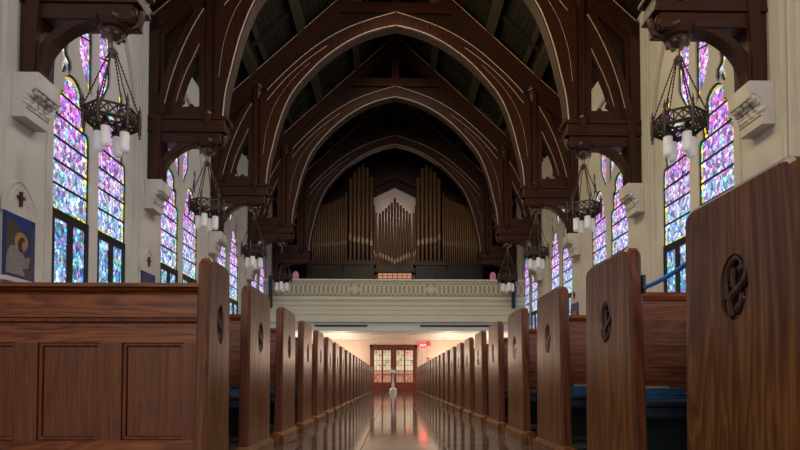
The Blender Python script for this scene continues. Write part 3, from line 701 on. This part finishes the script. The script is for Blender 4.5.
# ------------------------------------------------------------------ rear wall: doors, signs, pedestal
door = thing('entrance_door', 'red brown double entrance door with leaded glass at the end of the aisle', 'door', (-0.055, YR, 0))
door['kind'] = 'structure'; door.name = 'door_1'
for k in ('label', 'category'): pass
bm = NB()
for x0, x1, z0, z1 in ((-1.15, -1.02, 0, 2.25), (1.02, 1.15, 0, 2.25), (-1.15, 1.15, 2.10, 2.25)): box(bm, x0, x1, -0.09, 0.02, z0, z1)
obj('door_frame', bm, 'doorwood', door, bevel=0.01)
for s in (-1, 1):
    bm = NB()
    f2 = lambda u, v, w, s=s: (s*u, w, v)
    sq = lambda a, b, c, d: [(a, c), (b, c), (b, d), (a, d)]
    L = [(0.14, 0.50), (0.58, 0.94)]
    plate(bm, [sq(0.01, 1.02, 0.01, 2.10)] + [list(reversed(sq(a, b, 0.42, 1.98))) for a, b in L], f2, -0.06, -0.01)
    leaf = obj('door_leaf', bm, 'doorwood', door)
    for a, b in L:
        bm = NB(); plate(bm, [sq(a, b, 1.0, 1.98)], f2, -0.035, -0.025); obj('upper_glass', bm, 'doorglass', leaf)
        bm = NB(); plate(bm, [sq(a, b, 0.42, 1.0)], f2, -0.035, -0.025); obj('lower_glass', bm, 'doorglass_low', leaf)
        bm = NB()
        for q in (0.33, 0.67): plate(bm, [sq(a+(b-a)*q-0.006, a+(b-a)*q+0.006, 0.42, 1.98)], f2, -0.042, -0.035)
        for z in (0.42, 0.80, 1.0, 1.25, 1.5, 1.75): plate(bm, [sq(a, b, z-0.008 if z not in (0.8, 1.0) else z-0.02, z+0.008)], f2, -0.042, -0.035)
        for q in (0.17, 0.5, 0.83):
            tube(bm, [f2(a+(b-a)*q+0.055*math.cos(t), 1.90+0.055*math.sin(t), -0.038) for t in [k*PI/5 for k in range(11)]], 0.006, 4, False)
        obj('glazing_lead', bm, 'frame', leaf)
    bm = NB(); tube(bm, [(s*0.07, -0.07, 0.92), (s*0.07, -0.11, 0.94), (s*0.07, -0.11, 1.14), (s*0.07, -0.07, 1.16)], 0.014, 6); obj('door_handle', bm, 'metal', leaf)
bm = NB(); lathe(bm, [(0.001, -0.012), (0.075, -0.012), (0.075, 0.0), (0.001, 0.0)], (0, 0, 0), 16)
bm.transform(Matrix.Translation((0.68, -0.045, 1.86)) @ Matrix.Rotation(PI/2, 4, 'X')); obj('exit_reflection', bm, 'exitred', door)  # glowing disc standing in for the exit sign's reflection in the pane

bm = NB(); box(bm, 1.22, 1.54, YR-0.12, YR-0.005, 2.11, 2.35)
ex = tag(obj('exit_sign', bm, 'exitred', bevel=0.01), 'red lit exit sign on the rear wall right of the doors', 'exit sign')
cu = bpy.data.curves.new('exit_text', 'FONT'); cu.body = 'EXIT'; cu.size = 0.145; cu.extrude = 0.004; cu.align_x = 'CENTER'; cu.align_y = 'CENTER'
to = bpy.data.objects.new('exit_text', cu); COL.objects.link(to); bpy.context.view_layer.update()
me = bpy.data.meshes.new_from_object(to.evaluated_get(bpy.context.evaluated_depsgraph_get())); bpy.data.objects.remove(to)
me.materials.clear(); me.materials.append(M['exitwhite'])
me.transform(Matrix.Translation((1.38, YR-0.124, 2.225)) @ Matrix.Rotation(PI/2, 4, 'X'))
lt = bpy.data.objects.new('lettering', me); COL.objects.link(lt); lt.parent = ex
bm = NB(); box(bm, 1.56, 1.76, YR-0.08, YR-0.005, 2.21, 2.40); al = tag(obj('fire_alarm', bm, 'red', bevel=0.01), 'small red alarm sounder beside the lit exit sign', 'alarm')
bm = NB(); lathe(bm, [(0.001, 0.0), (0.03, 0.0), (0.025, 0.03), (0.001, 0.035)], (0, 0, 0), 14); bm.transform(Matrix.Translation((1.66, YR-0.08, 2.30)) @ Matrix.Rotation(PI/2, 4, 'X')); obj('strobe_lens', bm, 'white', al)
bm = NB(); box(bm, 1.57, 1.71, YR-0.06, YR-0.005, 1.47, 1.63); ps = tag(obj('pull_station', bm, 'red', bevel=0.008), 'red fire alarm pull box on the wall below the exit sign', 'alarm box')
bm = NB(); box(bm, 1.60, 1.68, YR-0.075, YR-0.055, 1.51, 1.54); obj('pull_handle', bm, 'white', ps)
bm = NB()
for p in ([(1.16, 1.3), (1.16, 2.44), (1.92, 2.44), (1.92, 1.95), (2.3, 1.95)], [(1.38, 2.11), (1.38, 1.3)], [(1.64, 2.21), (1.64, 1.63)]):
    tube(bm, [(x, YR-0.018, z) for x, z in p], 0.012, 6)
tag(obj('wall_conduit', bm, 'white'), 'thin pale conduit running around the exit sign and alarms', 'conduit')

bm = NB()
lathe(bm, [(0.17, 0), (0.17, 0.03), (0.14, 0.06), (0.145, 0.10), (0.165, 0.12), (0.13, 0.17), (0.07, 0.21), (0.055, 0.28), (0.04, 0.55), (0.036, 0.74), (0.06, 0.78), (0.115, 0.80), (0.135, 0.84), (0.12, 0.86)], (0, 0, 0), 20)
pd = tag(obj('pedestal', bm, 'chrome', smooth=True), 'slim white pedestal standing alone in the aisle before the doors', 'pedestal'); pd.location = (-0.08, 21.8, 0)
bm = NB(); ball(bm, (0, 0, 0.88), 0.115, 0.115, 0.06, 16, 8); obj('bowl_cover', bm, 'chrome', pd, smooth=True)

l = bpy.data.lights.new('alcove_lamp', 'POINT'); l.energy = 11; l.color = (1.0, 0.84, 0.76); l.shadow_soft_size = 0.15
lo = bpy.data.objects.new('alcove_lamp', l); COL.objects.link(lo); lo.location = (0, 25.55, 8.5)
# recessed downlights under the gallery
k = 0
for yy, nm in ((22.9, 'front'), (24.9, 'rear')):
    for x, pos in ((-4.2, 'far left'), (-2.4, 'left'), (-0.8, 'centre left'), (0.8, 'centre right'), (2.4, 'right'), (4.2, 'far right')):
        bm = NB(); lathe(bm, [(0.09, -0.012), (0.13, -0.010), (0.13, 0.004), (0.09, 0.004)], (0, 0, 2.485), 20)
        d = tag(obj('ceiling_downlight', bm, 'down'), '%s round downlight of the %s row under the balcony' % (pos, nm), 'downlight', 'recessed downlights under the balcony'); d.location = (x, yy, 0)
        bm = NB(); lathe(bm, [(0.085, -0.014), (0.088, -0.011)], (0, 0, 2.485), 16); obj('lens', bm, 'glow', d)
        if abs(x) < 2: continue
        l = bpy.data.lights.new('downlight', 'POINT'); l.energy = 60; l.color = (1.0, 0.76, 0.58); l.shadow_soft_size = 0.25; l.specular_factor = 0.0
        lo = bpy.data.objects.new('gallery_fill', l); COL.objects.link(lo); lo.location = (0, 0, 1.55); lo.parent = d  # added fill hanging free below the fixture, brightens ceiling and rear wall

# ------------------------------------------------------------------ pews
def end_outline(d0, d1, h=1.075, lean=0.05, r=0.05, n=5):
    P = [(d0-lean*0.4, 0.0)]
    f = (d0+lean*0.6, h)
    for k in range(n+1):
        a = PI - k*PI/2/n; P.append((f[0]+r+r*math.cos(a), h-r+r*math.sin(a)))
    for k in range(n+1):
        a = PI/2 - k*PI/2/n; P.append((d1-r+r*math.cos(a), h-r+r*math.sin(a)))
    P.append((d1+0.01, 0.0)); return P
def end_panel(par, s, d0, d1, emblem, x0=0.935, th=0.06):
    """shaped pew end: aisle face at |x|=x0, chamfered edges, sunk oval carving"""
    O = end_outline(d0, d1); I = inset(O, 0.013)
    bm = NB()
    ce, cz, ra, rb = emblem if emblem else (0, 0, 0, 0)
    ov = [(ce+ra*math.cos(t), cz+rb*math.sin(t)) for t in [k*2*PI/24 for k in range(24)]]
    X = [x0, x0+0.012, x0+th-0.012, x0+th]
    if emblem:
        sheet(bm, [I, list(reversed(ov))], lambda u, v, w: (s*w, u, v), X[0])
        A = [bm.verts.new((s*X[0], u, v)) for u, v in ov]; B = [bm.verts.new((s*(X[0]+0.024), ce+(u-ce)*0.9, cz+(v-cz)*0.93)) for u, v in ov]
        for k in range(24): bm.faces.new((A[k], A[(k+1) % 24], B[(k+1) % 24], B[k]))
        bm.faces.new(B)
    else: sheet(bm, [I], lambda u, v, w: (s*w, u, v), X[0])
    rings = [[bm.verts.new((s*x, u, v)) for u, v in lp] for x, lp in zip(X, (I, O, O, I))]
    for a, b in zip(rings, rings[1:]):
        for k in range(len(O)): bm.faces.new((a[k], a[(k+1) % len(O)], b[(k+1) % len(O)], b[k]))
    sheet(bm, [I], lambda u, v, w: (s*w, u, v), X[3])
    bmesh.ops.remove_doubles(bm, verts=bm.verts[:], dist=1e-5)
    e = obj('end_panel', bm, 'oak', par)
    e.data.materials.append(M['oak_edge']); e.data.materials.append(M['carve']); e.data.materials.append(M['oak_bevel'])
    for p in e.data.polygons:
        c = p.center
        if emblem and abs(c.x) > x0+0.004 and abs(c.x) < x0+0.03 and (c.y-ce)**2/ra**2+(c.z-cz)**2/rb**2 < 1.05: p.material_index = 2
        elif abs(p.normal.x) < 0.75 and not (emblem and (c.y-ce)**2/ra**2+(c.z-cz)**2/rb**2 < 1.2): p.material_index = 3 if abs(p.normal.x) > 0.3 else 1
    if emblem:
        bm = NB(); x = s*(x0+0.014)
        def cv(pts, r): tube(bm, [(x, ce-u*ra, cz+v*rb) for u, v in pts], r, 7)
        cv(bez([(0.70, 0.62), (0.62, 0.25), (0.20, 0.02), (-0.30, -0.15), (-0.55, -0.45), (-0.35, -0.85)], 5), 0.011)       # the S ridge
        cv(bez([(-0.75, -0.30), (-0.80, 0.20), (-0.55, 0.70), (-0.05, 0.92), (0.35, 0.75), (0.40, 0.50)], 5), 0.010)       # upper curl
        cv(bez([(0.75, -0.10), (0.70, -0.50), (0.35, -0.86), (-0.05, -0.92)], 5), 0.009)                                   # lower curl
        cv(bez([(-0.25, 0.62), (-0.35, 0.25), (-0.15, -0.02)], 4), 0.008)
        cv(bez([(0.28, -0.20), (0.25, -0.45), (0.05, -0.62)], 4), 0.008)
        for u, v, q in ((0.15, 0.55, 0.013), (0.30, -0.36, 0.013), (-0.12, -0.62, 0.015), (-0.45, 0.1, 0.010)):
            ball(bm, (x+s*0.004, ce-u*ra, cz+v*rb), 0.010, q, q*1.3, 8, 5)
        obj('carved_emblem', bm, 'carve', e, smooth=True)
    return e
def plinth(par, s, d0, d1, x0=0.935, th=0.06):
    bm = NB()
    xs = [(x0-0.022, 0.0), (x0-0.022, 0.075), (x0-0.001, 0.10), (x0+th+0.001, 0.10), (x0+th+0.022, 0.075), (x0+th+0.022, 0.0)]
    v0 = [bm.verts.new((s*a, d0-0.02-0.026*(z < 0.09), z)) for a, z in xs]; v1 = [bm.verts.new((s*a, d1+0.014+0.016*(z < 0.09), z)) for a, z in xs]
    for k in range(6): bm.faces.new((v0[k], v0[(k+1) % 6], v1[(k+1) % 6], v1[k]))
    bm.faces.new(v0); bm.faces.new(list(reversed(v1)))
    return obj('plinth', bm, 'oak', par)
XI, XO = 0.99, 3.95
def make_pew(s):
    root = thing('pew', '', 'pew', (0, 0, 0), 'oak pews on the %s of the aisle' % SIDE[s])
    end_panel(root, s, 0.0, 0.55, (0.282, 0.77, 0.066, 0.100)); plinth(root, s, 0.0, 0.55)
    end_panel(root, s, 0.0, 0.55, None, XO, 0.06)
    bm = NB()
    plate(bm, [[(0.395, 0.43), (0.425, 0.42), (0.505, 0.915), (0.47, 0.92)]], lambda u, v, w: (s*w, u, v), XI, XO)
    back = obj('backrest', bm, 'oak_x', root)
    bm = NB(); plate(bm, [[(0.455, 0.905), (0.52, 0.90), (0.53, 0.925), (0.52, 0.945), (0.455, 0.945), (0.447, 0.925)]], lambda u, v, w: (s*w, u, v), XI, XO); obj('top_rail', bm, 'oak_x', back)
    bm = NB(); plate(bm, [[(0.09, 0.345), (0.43, 0.335), (0.43, 0.365), (0.09, 0.375)]], lambda u, v, w: (s*w, u, v), XI, XO); obj('seat', bm, 'oak_x', root)
    bm = NB(); box(bm, s*(XI+0.01), s*(XO-0.01), 0.035, 0.40, 0.376, 0.408); box(bm, s*(XI+0.01), s*(XO-0.01), 0.045, 0.10, 0.325, 0.376)
    obj('seat_cushion', bm, 'navy', root, bevel=0.012)
    bm = NB(); box(bm, s*(XI+0.05), s*(XO-0.05), 0.60, 0.66, 0.10, 0.36)
    kn = obj('kneeler', bm, 'teal', root, bevel=0.015)
    for x in (XI+0.25, (XI+XO)/2, XO-0.25):
        bm = NB(); box(bm, s*(x-0.02), s*(x+0.02), 0.43, 0.60, 0.30, 0.34); obj('kneeler_hinge', bm, 'iron', kn)
    return root
PITCH_Y = 0.955
for s, y0, n in ((-1, 3.18, 21), (1, 1.28, 23)):
    p = make_pew(s)
    for k in range(n):
        if s < 0:
            l = '%s oak pew behind the panelled screen, left of the aisle' % ORD[k+1] if k < n-1 else 'last oak pew left of the aisle, nearest the entrance doors'
        else:
            l = ('closest oak pew right of the aisle, its tall end filling the photo edge' if k == 0 else
                 'second oak pew right of the aisle, with the blue rope tied to its end' if k == 1 else
                 'last oak pew right of the aisle, nearest the entrance doors' if k == n-1 else '%s oak pew from the front, right of the aisle' % ORD[k+1])
        loc = (0, y0+PITCH_Y*k, 0)
        if k == 0: q = p; p.location = loc; p['label'] = l
        else: q = dup(p, loc, l)

# panelled front screen on the left
sc = thing('panelled_screen', 'low oak front screen with sunk panels, left of the aisle before the pews', 'screen', (0, 2.47, 0))
end_panel(sc, -1, 0.0, 0.335, (0.185, 0.77, 0.050, 0.100)); plinth(sc, -1, 0.0, 0.335)
end_panel(sc, -1, 0.0, 0.335, None, XO, 0.06)
XS0, XS1 = -XO, -XI
bm = NB(); box(bm, XS0, XS1, 0.15, 0.19, 0.04, 0.93); obj('backing_board', bm, 'oak_panel', sc)
bm = NB()
plate(bm, [[(0.060, 0.954), (0.26, 0.954), (0.26, 0.910), (0.132, 0.910), (0.125, 0.918), (0.100, 0.924), (0.092, 0.934), (0.060, 0.936)]], lambda u, v, w: (w, u, v), XS0, XS1)
obj('cap_rail', bm, 'oak_x', sc)
bm = NB(); box(bm, XS0, XS1, 0.135, 0.155, 0.80, 0.915); obj('upper_board', bm, 'oak_x', sc)
bm = NB(); plate(bm, [[(0.155, 0.795), (0.105, 0.790), (0.100, 0.775), (0.155, 0.755)]], lambda u, v, w: (w, u, v), XS0, XS1); obj('ledge_moulding', bm, 'oak_edge', sc)
bm = NB(); box(bm, XS0, XS1, 0.12, 0.155, 0.675, 0.775); obj('top_rail', bm, 'oak_x', sc)
bm = NB(); box(bm, XS0, XS1, 0.12, 0.155, 0.04, 0.205); box(bm, XS0, XS1, 0.105, 0.15, 0.0, 0.12); obj('bottom_rail', bm, 'oak_x', sc)
xr = XS1
stiles = [(XS1-0.10, XS1)]
x = XS1-0.10
while x > XS0+0.1:
    a = x-0.295; b = a-0.105
    stiles.append((max(b, XS0), a)); x = b
for a, b in stiles:
    bm = NB(); box(bm, a, b, 0.12, 0.155, 0.205, 0.675); obj('stile', bm, 'oak_panel', sc)
for (a, b), (c, d) in zip(stiles[1:], stiles):
    if c-b < 0.1: continue
    bm = NB(); box(bm, b+0.02, c-0.02, 0.142, 0.152, 0.225, 0.655)
    pn = obj('sunk_panel', bm, 'oak_panel', sc)
    bm = NB(); o = [(b, 0.205), (c, 0.205), (c, 0.675), (b, 0.675)]; i = inset(o, 0.018)
    plate(bm, [o, list(reversed(i))], lambda u, v, w: (u, w, v), 0.128, 0.150); obj('panel_moulding', bm, 'oak_edge', pn, bevel=0.006)

# hymn books on the cushions beside the aisle
def book(x, y, z, wx, wy, h, rz, m, label):
    t = thing('hymn_book', label, 'book', (x, y, z), 'hymn books lying on the pew cushions'); t.rotation_euler = (0, 0, rz)
    bm = NB(); box(bm, -wx/2, wx/2, -wy/2, wy/2, 0, 0.0025); box(bm, -wx/2, wx/2, -wy/2, wy/2, h-0.0025, h); box(bm, -wx/2, -wx/2+0.003, -wy/2, wy/2, 0, h); obj('cover', bm, m, t)
    bm = NB(); box(bm, -wx/2+0.003, wx/2-0.004, -wy/2+0.004, wy/2-0.004, 0.0025, h-0.0025); obj('pages', bm, 'paper' if m == 'tan' else 'book', t)
for row, (s, y0) in {'second pew right of the aisle': (1, 1.28+PITCH_Y), 'third pew right of the aisle': (1, 1.28+2*PITCH_Y), 'first pew behind the panelled screen': (-1, 3.18)}.items():
    zz = 0.4095; xx = s*1.17
    for k, (wx, wy, h, rz, m, nm) in enumerate(((0.30, 0.22, 0.024, 0.02, 'book', 'large blue book at the bottom of the stack'), (0.20, 0.16, 0.020, -0.04, 'book', 'blue book in the middle of the stack'), (0.13, 0.12, 0.014, 0.06, 'tan', 'tan covered book on top of the stack'))):
        book(xx-0.02*k, y0+0.25, zz, wx, wy, h, rz, m, nm + ', ' + row); zz += h+0.0008

# blue rope closing the front right row
bm = NB()
pts = bez([(1.004, 2.262, 0.892), (1.015, 2.16, 0.902), (1.035, 2.02, 0.930), (1.040, 1.845, 0.975)], 8)
tube(bm, pts, 0.0095, 8)
rp = tag(obj('blue_rope', bm, 'rope', smooth=True), 'bright blue rope strung between the first two pew ends on the right', 'rope')
bm = NB(); box(bm, 0.996, 1.008, 2.262, 2.28, 0.868, 0.948); obj('black_clip', bm, 'black', rp)
bm = NB(); tube(bm, [(1.040+0.018*math.cos(t), 1.84, 0.975+0.018*math.sin(t)) for t in [k*PI/6 for k in range(13)]], 0.004, 6, False); obj('end_ring', bm, 'steel', rp)

# mosaic stations on the pilasters
M['mblue'] = plain('mosaic_blue', (0.012, 0.04, 0.18), 0.4, var=0.5, scale=60)
M['mbrown'] = plain('mosaic_brown', (0.075, 0.05, 0.045), 0.4, var=0.4, scale=60)
M['mgrey'] = plain('mosaic_grey', (0.22, 0.20, 0.20), 0.4, var=0.5, scale=70)
M['mgold'] = plain('mosaic_gold', (0.36, 0.22, 0.06), 0.35, var=0.4, scale=60)
M['mskin'] = plain('mosaic_skin', (0.34, 0.20, 0.13), 0.4, var=0.25, scale=60)
M['mhair'] = plain('mosaic_hair', (0.06, 0.022, 0.015), 0.4, var=0.3, scale=60)
M['mdark'] = plain('mosaic_dark_blue', (0.008, 0.02, 0.11), 0.4, var=0.5, scale=60)
def make_station(s, y, label):
    root = thing('station_plaque', label, 'mosaic plaque', (s*5.228, y, 1.87), 'mosaic plaques on the nave walls')
    f = lambda u, v, w: (-s*w, -s*u if s > 0 else u, v)      # u runs left to right for a viewer in the nave
    f = (lambda u, v, w: (w, -u, v)) if s < 0 else (lambda u, v, w: (-w, u, v))
    f = (lambda u, v, w: (w, u, v)) if s < 0 else (lambda u, v, w: (-w, -u, v))
    W, H = 0.30, 0.88
    bm = NB(); plate(bm, [[(-W, 0), (W, 0), (W, H), (-W, H)]], f, 0.0, 0.03); mo = obj('mosaic_ground', bm, 'mblue', root)
    def bit(name, loop, m, d):
        b = NB(); plate(b, [loop], f, 0.03, 0.03+d); obj(name, b, m, mo)
    bit('mosaic_border', [(-W, 0), (W, 0), (W, 0.05), (-W, 0.05)], 'mdark', 0.002)
    bit('mosaic_border', [(-W, 0.05), (-W+0.03, 0.05), (-W+0.03, H), (-W, H)], 'mdark', 0.002)
    bit('dark_ground', [(-0.27, 0.05), (-0.27, 0.80), (-0.12, 0.80), (0.0, 0.70), (0.02, 0.55), (0.1, 0.3), (0.24, 0.12), (0.24, 0.05)], 'mbrown', 0.002)
    bit('cross_beam', [(0.20, 0.10), (0.25, 0.10), (0.25, 0.76), (0.20, 0.76)], 'mbrown', 0.004)
    bit('halo', [(0.02+0.13*math.cos(t), 0.53+0.13*math.sin(t)) for t in [k*PI/10 for k in range(20)]], 'mgold', 0.004)
    bit('robe', [(-0.27, 0.07), (-0.26, 0.30), (-0.20, 0.43), (-0.08, 0.47), (0.04, 0.40), (0.10, 0.30), (0.18, 0.28), (0.16, 0.20), (0.04, 0.16), (0.10, 0.07)], 'mgrey', 0.006)
    bit('face', [(0.05+0.065*math.cos(t), 0.50+0.08*math.sin(t)) for t in [k*PI/8 for k in range(16)]], 'mskin', 0.008)
    bit('hair', [(-0.04, 0.42), (-0.05, 0.52), (0.0, 0.59), (0.07, 0.60), (0.08, 0.55), (0.03, 0.53), (0.02, 0.46), (0.05, 0.39), (0.0, 0.38)], 'mhair', 0.010)
    bit('hand', [(0.15+0.04*math.cos(t), 0.31+0.035*math.sin(t)) for t in [k*PI/6 for k in range(12)]], 'mskin', 0.010)
    bm = NB(); ar = [(0.33, 0.88), (0.33, 0.99), (0.28, 1.14), (0.17, 1.27), (0.0, 1.36), (-0.17, 1.27), (-0.28, 1.14), (-0.33, 0.99), (-0.33, 0.88)]
    plate(bm, [ar], f, 0.0, 0.015)
    tube(bm, [f(u*0.97, v, 0.016) for u, v in bez(ar, 3)], 0.012, 6)
    for q in (-1, 1): tube(bm, [f(q*u, v, 0.014) for u, v in bez([(0.27, 0.89), (0.20, 0.95), (0.21, 1.04), (0.14, 1.08), (0.14, 1.17), (0.03, 1.28)], 3)], 0.009, 6)
    obj('marble_surround', bm, 'plaster', root)
    bm = NB(); plate(bm, [[(-0.40, -0.06), (0.40, -0.06), (0.38, 0.0), (-0.38, 0.0)]], f, 0.0, 0.12); obj('marble_sill', bm, 'stone', root)
    bm = NB(); cr = [(-0.02, 1.02), (0.02, 1.02), (0.02, 1.12), (0.065, 1.12), (0.065, 1.16), (0.02, 1.16), (0.02, 1.22), (-0.02, 1.22), (-0.02, 1.16), (-0.065, 1.16), (-0.065, 1.12), (-0.02, 1.12)]
    plate(bm, [cr], f, 0.010, 0.045); obj('wooden_cross', bm, 'mhair', root)
    return root
make_station(-1, 7.38, 'mosaic plaque of a haloed robed figure, on the left wall nearest the camera')
make_station(-1, 11.23, 'mosaic plaque farther along the left wall, under the second stone corbel')
make_station(1, 15.38, 'small mosaic plaque with arched surround, on the right wall above the pews')
